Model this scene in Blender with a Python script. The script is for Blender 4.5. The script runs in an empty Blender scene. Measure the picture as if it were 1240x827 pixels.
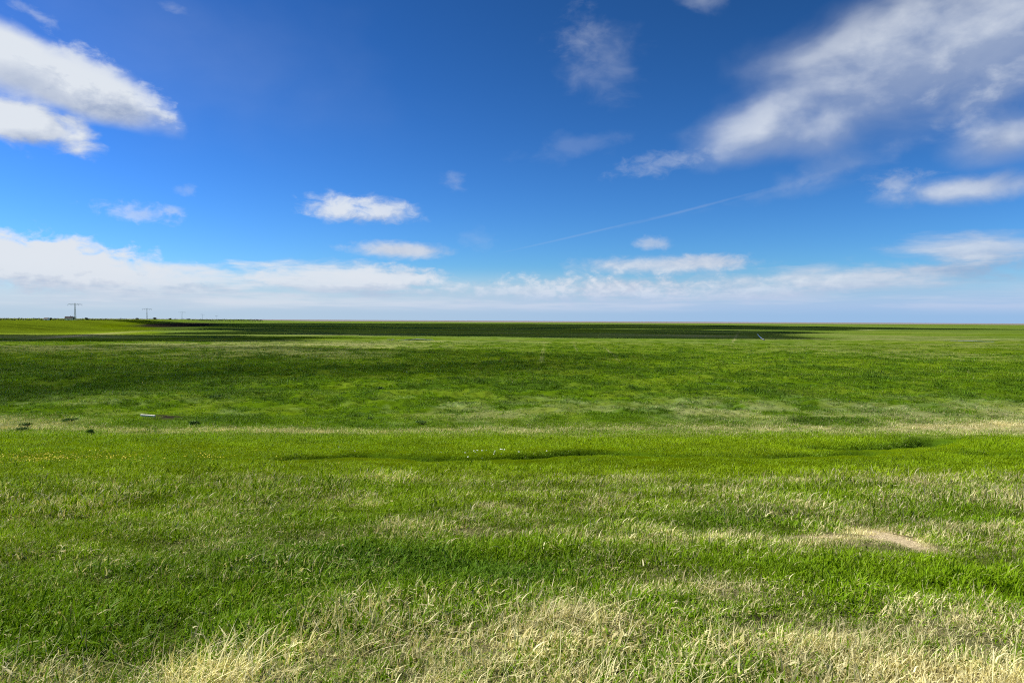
import bpy, bmesh, math, random
import numpy as np
from mathutils import Vector, Matrix, Euler, noise as mnoise

random.seed(7)
RNG = np.random.default_rng(11)
R = math.radians
scene = bpy.context.scene
COL = scene.collection

# ------------------------------------------------------------------ camera
EYE = 6.0                      # metres above the marsh; the dyke crest is at 4.4
F = 895.6                      # focal length in photo pixels (26 mm on 36 mm at 1240 px)
HOR = 388.4                    # horizon row in the middle of the picture
PITCH = math.atan((413.5 - HOR) / F)
ROLL = R(0.30)
cam_d = bpy.data.cameras.new('camera')
cam = bpy.data.objects.new('camera', cam_d)
COL.objects.link(cam)
cam_d.lens = 26.0
cam_d.sensor_width = 36.0
cam_d.clip_start = 0.05
cam_d.clip_end = 90000.0
cam.matrix_world = (Matrix.Translation((0, 0, EYE)) @ Matrix.Rotation(R(90) - PITCH, 4, 'X')
                    @ Matrix.Rotation(ROLL, 4, 'Z'))
scene.camera = cam
CM = np.array(cam.matrix_world.to_3x3())

def ray(px, py):
    d = CM @ np.array([(px - 620) / F, -(py - 413.5) / F, -1.0])
    return d / np.linalg.norm(d)

def azel(px, py):
    d = ray(px, py)
    return math.degrees(math.atan2(d[0], d[1])), math.degrees(math.asin(d[2]))

# ------------------------------------------------------------------ sun direction
SUN_EL = 45.0
SUN_AZ = -80.0                # degrees clockwise from +Y: high on the left, a touch ahead
SUNV = np.array([math.cos(R(SUN_EL)) * math.sin(R(SUN_AZ)), math.cos(R(SUN_EL)) * math.cos(R(SUN_AZ)), math.sin(R(SUN_EL))])

# ------------------------------------------------------------------ numpy noise
def _hash(ix, iy, seed):
    h = (ix.astype(np.int64) * 374761393 + iy.astype(np.int64) * 668265263 + seed * 974711) & 0x7fffffff
    h = ((h ^ (h >> 13)) * 1274126177) & 0x7fffffff
    h = h ^ (h >> 16)
    return (h & 0xffff) / 65535.0

def vnoise(x, y, seed=0):
    ix = np.floor(x); iy = np.floor(y)
    fx = x - ix; fy = y - iy
    fx = fx * fx * fx * (fx * (fx * 6 - 15) + 10); fy = fy * fy * fy * (fy * (fy * 6 - 15) + 10)
    ix = ix.astype(np.int64); iy = iy.astype(np.int64)
    a = _hash(ix, iy, seed); b = _hash(ix + 1, iy, seed)
    c = _hash(ix, iy + 1, seed); d = _hash(ix + 1, iy + 1, seed)
    return (a * (1 - fx) + b * fx) * (1 - fy) + (c * (1 - fx) + d * fx) * fy * 1.0

def fbm(x, y, seed=0, octaves=4):
    s = 0; a = 1.0; t = 0
    for o in range(octaves):
        s = s + a * (vnoise(x * 2 ** o + 17.3 * o, y * 2 ** o + 9.1 * o, seed + o) * 2 - 1)
        t += a; a *= 0.5
    return s / t

def sstep(a, b, x):
    t = np.clip((x - a) / (b - a), 0, 1)
    return t * t * (3 - 2 * t)

# ------------------------------------------------------------------ terrain
def smax(a, b, k):
    return 0.5 * (a + b + np.sqrt((a - b) ** 2 + k * k))

def profile(y):
    slope = 4.45 - 0.112 * y
    z = smax(slope, 0.0, 0.35)
    z = -smax(-z, -4.42, 0.10)
    back = smax(4.4 + 0.2 * (y + 3.0), 0.0, 0.3)
    return np.minimum(z, back)

DITCH = [(355, 556), (400, 553), (440, 550), (480, 552), (520, 554), (560, 554), (610, 553), (660, 550), (700, 548), (745, 547), (770, 550), (800, 552)]
DITCH2 = [(1000, 541), (1040, 541), (1090, 540), (1118, 535), (1128, 530)]
DITCH3 = [(1180, 550), (1215, 549), (1270, 550)]
DITCH4 = [(900, 553), (940, 552), (1000, 550), (1050, 545)]
GULLY = [(250, 472), (330, 471), (470, 470), (560, 471), (660, 472), (740, 472), (860, 470), (940, 468)]

def plain_hit(px, py):
    """where the ray through a photo pixel meets the smooth ground"""
    d = ray(px, py)
    t0, t1 = 0.5, 60000.0
    t = np.geomspace(1.0, 60000.0, 4000)
    z = EYE + d[2] * t - profile(d[1] * t)
    k = np.argmax(z < 0)
    lo, hi = t[max(k - 1, 0)], t[k]
    for _ in range(40):
        m = 0.5 * (lo + hi)
        if EYE + d[2] * m - profile(np.float64(d[1] * m)) > 0: lo = m
        else: hi = m
    return d[0] * lo, d[1] * lo

def poly(pts):
    return np.array([plain_hit(*p) for p in pts])

def dist_poly(x, y, P):
    """distance to a polyline given as x-monotone points"""
    best = np.full(np.shape(x), 1e9)
    for (ax, ay), (bx, by) in zip(P[:-1], P[1:]):
        dx, dy = bx - ax, by - ay
        t = np.clip(((x - ax) * dx + (y - ay) * dy) / (dx * dx + dy * dy), 0, 1)
        best = np.minimum(best, np.hypot(x - ax - t * dx, y - ay - t * dy))
    return best

P_DITCH = [poly(p) for p in (DITCH, DITCH2, DITCH3, DITCH4)]
P_GULLY = poly(GULLY)

DYKE_Y = np.array([-400., 60., 200., 258., 400., 537., 800., 1230., 2500., 6000.])
DYKE_X = np.array([-200., -172., -172., -184., -226., -285., -372., -512., -925., -2050.])

def dyke(x, y):
    """height of the older dyke that swings away to the left"""
    s = np.interp(y, DYKE_Y, DYKE_X) - x
    return 4.3 * sstep(0, 60, s) - 1.8 * sstep(85, 160, s) * sstep(30, 90, y)

def height(x, y):
    x = np.asarray(x, float); y = np.asarray(y, float)
    d = np.hypot(x, y)
    z = profile(y)
    z = np.maximum(z, dyke(x, y) * sstep(20, 90, y))
    near = 1 - sstep(60, 140, d)
    front = sstep(-8, -2, y)
    z = z + (1 - 0.9 * np.exp(-((x + 20.5) / 3.6) ** 2 - ((y - 43.0) / 4.5) ** 2)) * front * near * (0.10 * fbm(x / 5.0, y / 5.0, 3, 3) + 0.075 * fbm(x / 1.1, y / 0.9, 5, 3))
    fade = 1 - sstep(300, 900, d)
    flat = 1 - 0.92 * np.exp(-((x + 20.5) / 3.6) ** 2 - ((y - 44.0) / 5.0) ** 2)     # trodden mud patch
    z = z + flat * fade * sstep(35, 55, y) * (0.16 * fbm(x / 9.0, y / 7.0, 8, 3)
                                       + (0.17 + 0.10 * (1 - sstep(70, 130, d))) * (1 - sstep(120, 260, d)) * fbm(x / 1.9, y / 1.9, 9, 4)
                                       + 0.09 * (1 - sstep(80, 150, d)) * fbm(x / 0.8, y / 0.9, 10, 2))
    m = (d > 15) & (d < 60) & (y > 0)
    if np.any(m):
        xm, ym = x[m], y[m]
        wob = 0.16 * fbm(xm / 1.5, ym / 1.5, 21, 2)
        dz = np.zeros(xm.shape)
        for P, dep, w in zip(P_DITCH, (0.80, 0.80, 0.72, 0.36), (0.42, 0.60, 0.58, 0.5)):
            dd = dist_poly(xm, ym + wob, P)
            dz = np.maximum(dz, dep * np.exp(-(dd / w) ** 2))
        z[m] -= dz
    m = (d > 45) & (d < 95) & (y > 0)
    if np.any(m):
        dd = dist_poly(x[m], y[m] + 0.8 * fbm(x[m] / 4, y[m] / 4, 23, 2), P_GULLY)
        z[m] -= 0.42 * np.exp(-(dd / 0.9) ** 2)
    return z

def hgt(x, y):
    return float(height(np.array([x]), np.array([y]))[0])

def hit(px, py):
    x, y = plain_hit(px, py)
    return x, y, hgt(x, y)

# ------------------------------------------------------------------ plant cover, as a map over the ground
def to_px(x, y):
    """a ground position expressed as (column, row) of the survey grid the cover map is drawn on"""
    y = np.maximum(y, 0.3)
    zz = np.maximum(profile(y), dyke(x, y) * sstep(20, 90, y))
    return 620 + F * x / y, HOR + F * (EYE - zz) / y + (x / y) * F * math.tan(ROLL)

def blob(px, py, cx, cy, rx, ry, rot=0.0):
    c, s = math.cos(R(rot)), math.sin(R(rot))
    u = ((px - cx) * c + (py - cy) * s) / rx
    v = (-(px - cx) * s + (py - cy) * c) / ry
    return np.exp(-(u * u + v * v))

def band(v, a, b, s):
    return sstep(a - s, a + s, v) * (1 - sstep(b - s, b + s, v))

def scrape(px, py, n1):
    n1 = n1 + 0.9 * (vnoise(px / 9.0, py / 2.2, 301) - 0.5) + 0.5 * (vnoise(px / 3.0, py / 1.0, 305) - 0.5)
    return np.clip(1.5 * blob(px + 16 * n1, py + 7 * n1, 1084, 653, 54, 7.0, 18) + 1.0 * blob(px + 14 * n1, py + 6 * n1, 1003, 650, 44, 4.6, 4) - 0.15, 0, 1)

def cover(x, y):
    """straw, lush, grey, soil, gold fractions at ground positions"""
    x = np.asarray(x, float); y = np.asarray(y, float)
    d = np.hypot(x, y)
    px, py = to_px(x, y)
    px = np.clip(px, -900, 2100)
    n1 = fbm(x / 1.3, y / 1.3, 31, 4); n2 = fbm(x / 4.5, y / 4.0, 41, 4); n3 = fbm(x / 0.45, y / 0.45, 51, 3)
    n4 = fbm(x / 16.0, y / 10.0, 61, 4); n5 = fbm(x / 0.8, y / 0.5, 71, 3)
    wy = py + 14 * n1 * sstep(560, 700, py) + 4 * n2
    straw = (0.03 + 0.07 * sstep(560, 620, py)) + 0.10 * n1 * sstep(520, 600, py)
    lush = 0.18 + 0.25 * n2
    grey = np.zeros_like(x); soil = np.zeros_like(x); gold = np.zeros_like(x)
    # foreground belt of long bleached grass
    edge = 765 - 22 * blob(px, py, 760, 740, 220, 400) - 18 * blob(px, py, 1150, 760, 150, 300) + 68 * (1 - sstep(150, 430, px))
    s_fore = sstep(-26, 34, wy - edge)
    straw = straw + s_fore * (0.42 - 0.14 * (1 - sstep(150, 400, px)) + 0.62 * n1 + 0.25 * n3 + 0.14 * sstep(700, 1150, px))
    straw += 0.35 * blob(px, py, 440, 750, 90, 16, -12)
    # pale, half dry belts further down the slope
    belt = band(wy, 578, 622, 12)
    straw += belt * (0.17 + 0.35 * n1 + 0.2 * n3) * (0.35 + 0.65 * sstep(150, 450, px))
    straw += 0.36 * blob(px, py, 1120, 587, 110, 9) + 0.12 * blob(px, py, 320, 595, 110, 10)
    straw += band(wy, 640, 668, 10) * (0.13 + 0.3 * n1 + 0.15 * n3) * sstep(330, 520, px)
    straw += 0.30 * blob(px, py, 880, 657, 130, 13, 3) + 0.35 * blob(px, py, 860, 725, 100, 20)
    straw += 0.12 * blob(px, py, 150, 640, 130, 30)
    # bare bleached scrape
    scr = 1.35 * blob(px, py + 6 * n1, 1084, 653, 52, 6.5, 18) + 0.75 * blob(px, py + 5 * n1, 1008, 650, 38, 5, 3) + 0.30 * blob(px, py, 1050, 652, 90, 16, 8)
    straw += scr
    straw += 0.06 * band(wy, 600, 745, 18) * (1 + 2.2 * n1 + 2.0 * n3)
    # lush dark green patches
    lush += (0.75 + 0.6 * n1 + 0.5 * n3) * (0.85 * blob(px, wy, 520, 692, 140, 30, 3) + 0.55 * blob(px, wy, 640, 705, 90, 22) + 0.35 * blob(px, wy, 1060, 710, 220, 16, 3)) + (0.3 + 0.4 * n1) * blob(px, wy, 300, 700, 190, 45)
    lush += (0.3 + 0.4 * n1) * blob(px, wy, 120, 740, 140, 60) + 0.45 * blob(px, wy, 870, 632, 90, 10) + 0.35 * blob(px, wy, 1150, 620, 130, 16)
    straw -= 0.28 * np.clip(blob(px, wy, 520, 690, 150, 26, 3) + 0.8 * blob(px, wy, 1060, 708, 230, 18, 3), 0, 1)
    # golden green turf on the lower slope
    turf = band(py, 528, 585, 8)
    gold += turf * (0.75 + 0.4 * n2) + 0.35 * (1 - sstep(60, 330, px)) * band(py, 580, 690, 25)
    gold += 0.35 * belt + 0.30 * band(py, 585, 745, 20)
    lush -= 0.25 * turf
    straw -= 0.05 * turf
    # darker green along the ditches
    m = (d > 15) & (d < 60)
    if np.any(m):
        xm, ym = x[m], y[m]
        wob = 0.16 * fbm(xm / 1.5, ym / 1.5, 21, 2)
        dk = np.zeros(xm.shape)
        for P, a, w in zip(P_DITCH, (1.0, 1.1, 1.0, 0.7), (0.68, 0.88, 0.85, 0.75)):
            dk = np.maximum(dk, a * np.exp(-(dist_poly(xm, ym + wob, P) / w) ** 2))
        lush[m] += 1.5 * dk; gold[m] -= 1.3 * dk; straw[m] -= 0.4 * dk
    # drift line of straw at the foot of the dyke
    mid = 524 - 3.5 * sstep(400, 900, px) + 3 * n2 - 2.0 * (1 - sstep(0, 200, px))
    drift = np.exp(-((py - mid) / (4.6 + 3.4 * sstep(400, 900, px))) ** 2) * (0.55 + 0.35 * n1 + 0.3 * n4)
    straw += np.clip(drift, 0, 1) * 0.95
    # salt marsh: grey-green wormwood, darker sward, pale far sward
    marsh = (1 - sstep(514, 521, py))
    grey += marsh * sstep(470, 492, py) * np.clip(0.30 + 1.0 * n4 + 0.7 * n2 + 0.9 * n1, 0, 1) * 0.85
    lush += marsh * (band(py, 436, 482, 10) * (0.30 - 0.20 * sstep(250, 450, px) + 0.35 * n4) + 0.25 * np.clip(n2, 0, 1))
    straw += marsh * np.clip(0.10 + 0.55 * n4, 0, 0.4) * sstep(480, 512, py)
    gold += marsh * np.clip(0.3 + 0.7 * fbm(x / 60.0, y / 45.0, 81, 4), 0, 1) * (1 - sstep(425, 470, py)) * 0.8
    grey += marsh * (1 - sstep(404, 436, py)) * np.clip(0.45 + 0.8 * fbm(x / 60.0, y / 40.0, 83, 4), 0, 1) * 0.75
    straw += marsh * band(py, 404, 436, 5) * np.clip(0.10 + 0.45 * fbm(x / 40.0, y / 30.0, 85, 4), 0, 1) * 0.8
    grey *= np.where(py > 440, 0.25 + 0.9 * sstep(-0.35, 0.30, n5 + 0.6 * n1), 1.0)
    lush += 0.38 * marsh * sstep(0.08, 0.42, fbm(x / 1.6, y / 2.2, 221, 3)) * sstep(450, 475, py)
    nmar = fbm(x / 3.0, y / 4.0, 201, 5)
    vein = 1 - np.abs(fbm(x / 14.0, y / 26.0, 211, 4)) / 0.035
    vein = np.clip(vein, 0, 1) * marsh * sstep(406, 415, py) * (1 - sstep(470, 495, py))
    lush += 0.55 * vein; gold -= 0.5 * vein; grey -= 0.4 * vein
    mp = marsh * sstep(-0.05, 0.40, nmar) * sstep(404, 415, py)
    lush += 0.38 * mp; grey -= 0.4 * mp; straw -= 0.2 * mp
    gold += marsh * 0.45 * (1 - sstep(-0.35, 0.05, nmar)) * sstep(404, 415, py)
    m = (d > 45) & (d < 95)
    if np.any(m):
        dk = np.exp(-(dist_poly(x[m], y[m] + 0.8 * fbm(x[m] / 4, y[m] / 4, 23, 2), P_GULLY) / 1.0) ** 2)
        lush[m] += dk; grey[m] -= dk; straw[m] -= 0.3 * dk
    # mud patch under the stranded plank
    soil += 2.2 * blob(px, py, 214, 393.6, 43, 2.1, -1.0)
    straw += 0.5 * blob(px, py, 95, 406.5, 70, 1.0, -4)
    gold += 0.8 * (1 - sstep(150, 215, px)) * (1 - sstep(402, 408, py))
    lush -= 0.8 * (1 - sstep(150, 215, px)) * (1 - sstep(402, 408, py)); grey -= 0.8 * (1 - sstep(150, 215, px)) * (1 - sstep(402, 408, py))
    soil += 1.0 * blob(px, py, 606, 436.5, 8, 1.5, -48) + 0.6 * blob(px, py, 520, 427.5, 22, 0.8) + 0.6 * blob(px, py, 572, 429, 6, 0.8)
    for cx, cy, rx, ry, ro in ((657, 431, 13, 1.6, 97), (698, 423, 8, 0.9, 66), (740, 428, 12, 0.9, 42), (890, 410, 8, 1.0, 120), (1050, 400, 12, 0.5, 0)):
        straw += 0.36 * blob(px, py, cx, cy, rx, ry, ro)
    for cx, cy, rx, ry in ((650, 412.3, 60, 0.5), (590, 412.5, 30, 0.5), (870, 413, 70, 0.5), (950, 401, 80, 0.5)):
        lush += 0.8 * blob(px, py, cx, cy, rx, ry); grey -= 0.5 * blob(px, py, cx, cy, rx, ry)
    soil += (0.85 + 0.7 * n5) * blob(px, py + 2.6 * n5, 203, 506.0, 36, 3.2) + 0.5 * blob(px, py, 130, 506, 26, 1.8) + 0.35 * blob(px, py, 375, 505, 40, 3)
    straw -= soil
    # small dark scrapes and molehills
    for cx, cy, rx, ry in ((877, 621, 9, 3), (950, 628, 8, 4), (578, 624, 12, 3.5), (612, 601, 8, 4), (470, 628, 8, 3), (708, 624, 12, 3), (690, 668, 9, 3), (905, 636, 12, 3),
                           (575, 780, 16, 7), (930, 755, 16, 6), (760, 795, 14, 6)):
        soil += 0.85 * blob(px, py + 2 * n3, cx, cy, rx, ry)
    soil = soil - 1.0 * scrape(px, py, n1)
    return (np.clip(straw, 0, 1), np.clip(lush, 0, 1), np.clip(grey, 0, 1), np.clip(soil, 0, 1), np.clip(gold, 0, 1))

# ------------------------------------------------------------------ node helpers
class S:
    """a node socket with arithmetic"""
    def __init__(s, t, o): s.t, s.o = t, o
    def _m(s, op, *a):
        n = s.t.nodes.new('ShaderNodeMath'); n.operation = op
        for i, v in enumerate((s,) + a):
            if isinstance(v, S): s.t.links.new(v.o, n.inputs[i])
            else: n.inputs[i].default_value = v
        return S(s.t, n.outputs[0])
    def __add__(s, b): return s._m('ADD', b)
    __radd__ = __add__
    def __sub__(s, b): return s._m('SUBTRACT', b)
    def __rsub__(s, b): return s._m('MULTIPLY', -1.0)._m('ADD', b)
    def __mul__(s, b): return s._m('MULTIPLY', b)
    __rmul__ = __mul__
    def __truediv__(s, b): return s._m('DIVIDE', b)
    def max(s, b): return s._m('MAXIMUM', b)
    def min(s, b): return s._m('MINIMUM', b)
    def pow(s, b): return s._m('POWER', b)
    def mad(s, a, b): return s._m('MULTIPLY_ADD', a, b)
    def clamp(s):
        r = s._m('ADD', 0.0); r.o.node.use_clamp = True; return r
    def step(s, a, b, lo=0.0, hi=1.0, smooth=True):
        n = s.t.nodes.new('ShaderNodeMapRange'); n.interpolation_type = 'SMOOTHSTEP' if smooth else 'LINEAR'
        s.t.links.new(s.o, n.inputs[0])
        for i, v in enumerate((a, b, lo, hi)): n.inputs[1 + i].default_value = v
        return S(s.t, n.outputs[0])

def put(t, sock, v):
    if isinstance(v, S): t.links.new(v.o, sock)
    elif isinstance(v, bpy.types.NodeSocket): t.links.new(v, sock)
    else:
        if isinstance(v, (tuple, list)) and len(v) == 3 and len(sock.default_value) == 4: v = (*v, 1.0)
        sock.default_value = v

def mixc(t, f, a, b, blend='MIX'):
    n = t.nodes.new('ShaderNodeMix'); n.data_type = 'RGBA'; n.blend_type = blend; n.clamp_factor = True
    put(t, n.inputs[0], f); put(t, n.inputs[6], a); put(t, n.inputs[7], b)
    return S(t, n.outputs[2])

def noise_node(t, vec, scale, detail=4.0, rough=0.5, dist=0.0, mapping=None):
    n = t.nodes.new('ShaderNodeTexNoise')
    n.inputs['Scale'].default_value = scale; n.inputs['Detail'].default_value = detail
    n.inputs['Roughness'].default_value = rough; n.inputs['Distortion'].default_value = dist
    if mapping:
        m = t.nodes.new('ShaderNodeMapping'); m.vector_type = 'POINT'
        put(t, m.inputs['Vector'], vec); m.inputs['Scale'].default_value = mapping
        vec = S(t, m.outputs[0])
    put(t, n.inputs['Vector'], vec)
    return S(t, n.outputs['Fac'])

def attr(t, name, kind='GEOMETRY'):
    n = t.nodes.new('ShaderNodeAttribute'); n.attribute_name = name; n.attribute_type = kind
    return S(t, n.outputs['Fac'])

def new_mat(name):
    m = bpy.data.materials.new(name); m.use_nodes = True
    t = m.node_tree; t.nodes.clear()
    out = t.nodes.new('ShaderNodeOutputMaterial')
    return m, t, out

def simple_mat(name, col, rough=0.8, var=0.25, scale=6.0, metallic=0.0, spec=0.3):
    m, t, out = new_mat(name)
    b = t.nodes.new('ShaderNodeBsdfPrincipled')
    tc = t.nodes.new('ShaderNodeTexCoord')
    f = noise_node(t, tc.outputs['Object'], scale, 5.0, 0.6)
    c = mixc(t, f, tuple(v * (1 - var) for v in col), tuple(min(1, v * (1 + var)) for v in col))
    put(t, b.inputs['Base Color'], c)
    b.inputs['Roughness'].default_value = rough; b.inputs['Metallic'].default_value = metallic
    b.inputs['Specular IOR Level'].default_value = spec
    t.links.new(b.outputs[0], out.inputs[0])
    return m

# ------------------------------------------------------------------ colours of the plants (linear base colours)
C_GREEN = (0.112, 0.200, 0.003)
C_GOLD = (0.178, 0.258, 0.003)
C_LUSH = (0.062, 0.124, 0.008)
C_GREY = (0.190, 0.270, 0.075)
C_STRAW = (0.560, 0.480, 0.250)
C_SOIL = (0.040, 0.032, 0.024)

# ------------------------------------------------------------------ world
def build_world():
    w = bpy.data.worlds.new('World'); scene.world = w; w.use_nodes = True
    t = w.node_tree; t.nodes.clear()
    out = t.nodes.new('ShaderNodeOutputWorld'); bg = t.nodes.new('ShaderNodeBackground')
    t.links.new(bg.outputs[0], out.inputs[0])
    STR = 0.0616
    bg.inputs['Strength'].default_value = STR
    sky = t.nodes.new('ShaderNodeTexSky'); sky.sky_type = 'NISHITA'; sky.sun_disc = False
    sky.sun_elevation = R(SUN_EL); sky.sun_rotation = R(SUN_AZ)
    sky.altitude = 0; sky.air_density = 1.0; sky.dust_density = 0.0; sky.ozone_density = 4.0
    # the camera's film response to a clear sky: a power curve per channel
    sp = t.nodes.new('ShaderNodeSeparateColor'); t.links.new(sky.outputs[0], sp.inputs[0])
    cb = t.nodes.new('ShaderNodeCombineColor')
    for i, (g, ref, val) in enumerate(((1.75, 2.82, 0.82), (1.62, 4.52, 3.1), (1.95, 6.41, 7.85))):
        put(t, cb.inputs[i], (S(t, sp.outputs[i]) / ref).pow(g) * val)
    skyc = S(t, cb.outputs[0])

    tc = t.nodes.new('ShaderNodeTexCoord')
    sep = t.nodes.new('ShaderNodeSeparateXYZ'); t.links.new(tc.outputs['Generated'], sep.inputs[0])
    dx, dy, dz = (S(t, sep.outputs[i]) for i in range(3))
    az = dx._m('ARCTAN2', dy) * (180 / math.pi)
    el = dz._m('ARCSINE') * (180 / math.pi)

    def comb(a, b, c=0.0):
        n = t.nodes.new('ShaderNodeCombineXYZ'); put(t, n.inputs[0], a); put(t, n.inputs[1], b); put(t, n.inputs[2], c)
        return S(t, n.outputs[0])

    def field(A, E, least=0):
        v = comb(A, E, 3.7)
        nh = (noise_node(t, v, 0.15, 7.0, 0.46, 0.25, (1.0, 1.7, 1.0)) - 0.5) * 2.0
        nm = (noise_node(t, v, 0.40, 6.0, 0.54, 0.3, (0.9, 1.5, 1.0)) - 0.5) * 2.0
        nl = (noise_node(t, v, 0.55, 7.0, 0.56, 0.25, (0.55, 2.4, 1.0)) - 0.5) * 2.0
        ns = (noise_node(t, v, 0.95, 6.0, 0.58, 0.3, (0.85, 1.4, 1.0)) - 0.5) * 2.0
        noises = {'h': nh, 'm': nm, 'l': nl, 's': ns}
        trans = None; thick = None; big = None
        for (cx, cy, rx, ry, rot, op, soft, amp, nk) in CLOUDS:
            if ry < least: continue
            a0, e0 = azel(cx, cy)
            a1, _ = azel(cx + 1, cy); _, e1 = azel(cx, cy - 1)
            mp = t.nodes.new('ShaderNodeMapping'); mp.vector_type = 'TEXTURE'
            mp.inputs['Location'].default_value = (a0, e0, 0)
            mp.inputs['Rotation'].default_value = (0, 0, R(-rot))
            mp.inputs['Scale'].default_value = (rx * (a1 - a0), ry * (e1 - e0), 1)
            # each term waits for the one before it, which keeps the evaluation order (and its memory) short
            n0 = comb(A, E, 0.0) if trans is None else comb(A + trans * 1e-6, E + thick * 1e-6, 0.0)
            t.links.new(n0.o, mp.inputs['Vector'])
            ln = t.nodes.new('ShaderNodeVectorMath'); ln.operation = 'LENGTH'
            t.links.new(mp.outputs[0], ln.inputs[0])
            q = noises[nk].mad(amp, 1.0) - S(t, ln.outputs['Value'])
            al = q.step(0.0, soft, 0.0, op)
            tr = 1.0 - al
            trans = tr if trans is None else trans * tr
            th = q.max(0.0) * (op * min(ry, 40) / 30.0)
            thick = th if thick is None else thick + th
            if ry >= 16: big = th if big is None else big + th
        return 1.0 - trans, big, noises

    alpha, thick, nz = field(az, el)
    alpha2, thick2, _ = field(az - 0.9 + alpha * 1e-6, el + 1.3 + thick * 1e-6, 16)
    # light: where the layer thins towards the sun it is bright, where it thickens it is grey
    shade = (thick - thick2) * 0.75 + 0.62 + nz['m'] * 0.26 + nz['s'] * 0.20 - thick * 0.10
    # side of the sky nearer the sun shows the lit faces
    side = az.step(-35.0, 35.0, 0.24, -0.36, smooth=False)
    shade = (shade + side).clamp()
    cc = mixc(t, shade, (3.4, 4.2, 6.0), (7.4, 7.9, 8.6))
    c = mixc(t, alpha.clamp(), skyc, cc)
    # low haze above the horizon
    hz = el.step(4.4, 0.9, 0.0, 0.95) 
    warm = az.step(-34.0, 34.0)
    hc = mixc(t, warm, (4.75, 6.05, 7.55), (3.1, 5.0, 7.9))
    # streaks of distant cloud in the haze
    stk = noise_node(t, comb(az, el, 9.0), 0.5, 6.0, 0.6, 0.2, (0.22, 2.6, 1.0)).step(0.40, 0.64)
    bandm = el.step(0.4, 1.3) * el.step(5.0, 3.0)
    hc2 = mixc(t, (stk * 0.55 + 0.4) * bandm, hc, mixc(t, warm, (6.9, 7.4, 8.3), (4.9, 5.9, 8.2)))
    hmax = (hz * (1.0 - alpha.clamp() * el.step(1.2, 4.0))).clamp()
    c = mixc(t, hmax, c, hc2)
    t.links.new(c.o, bg.inputs['Color'])
    w.cycles.sampling_method = 'MANUAL'; w.cycles.sample_map_resolution = 512

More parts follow.
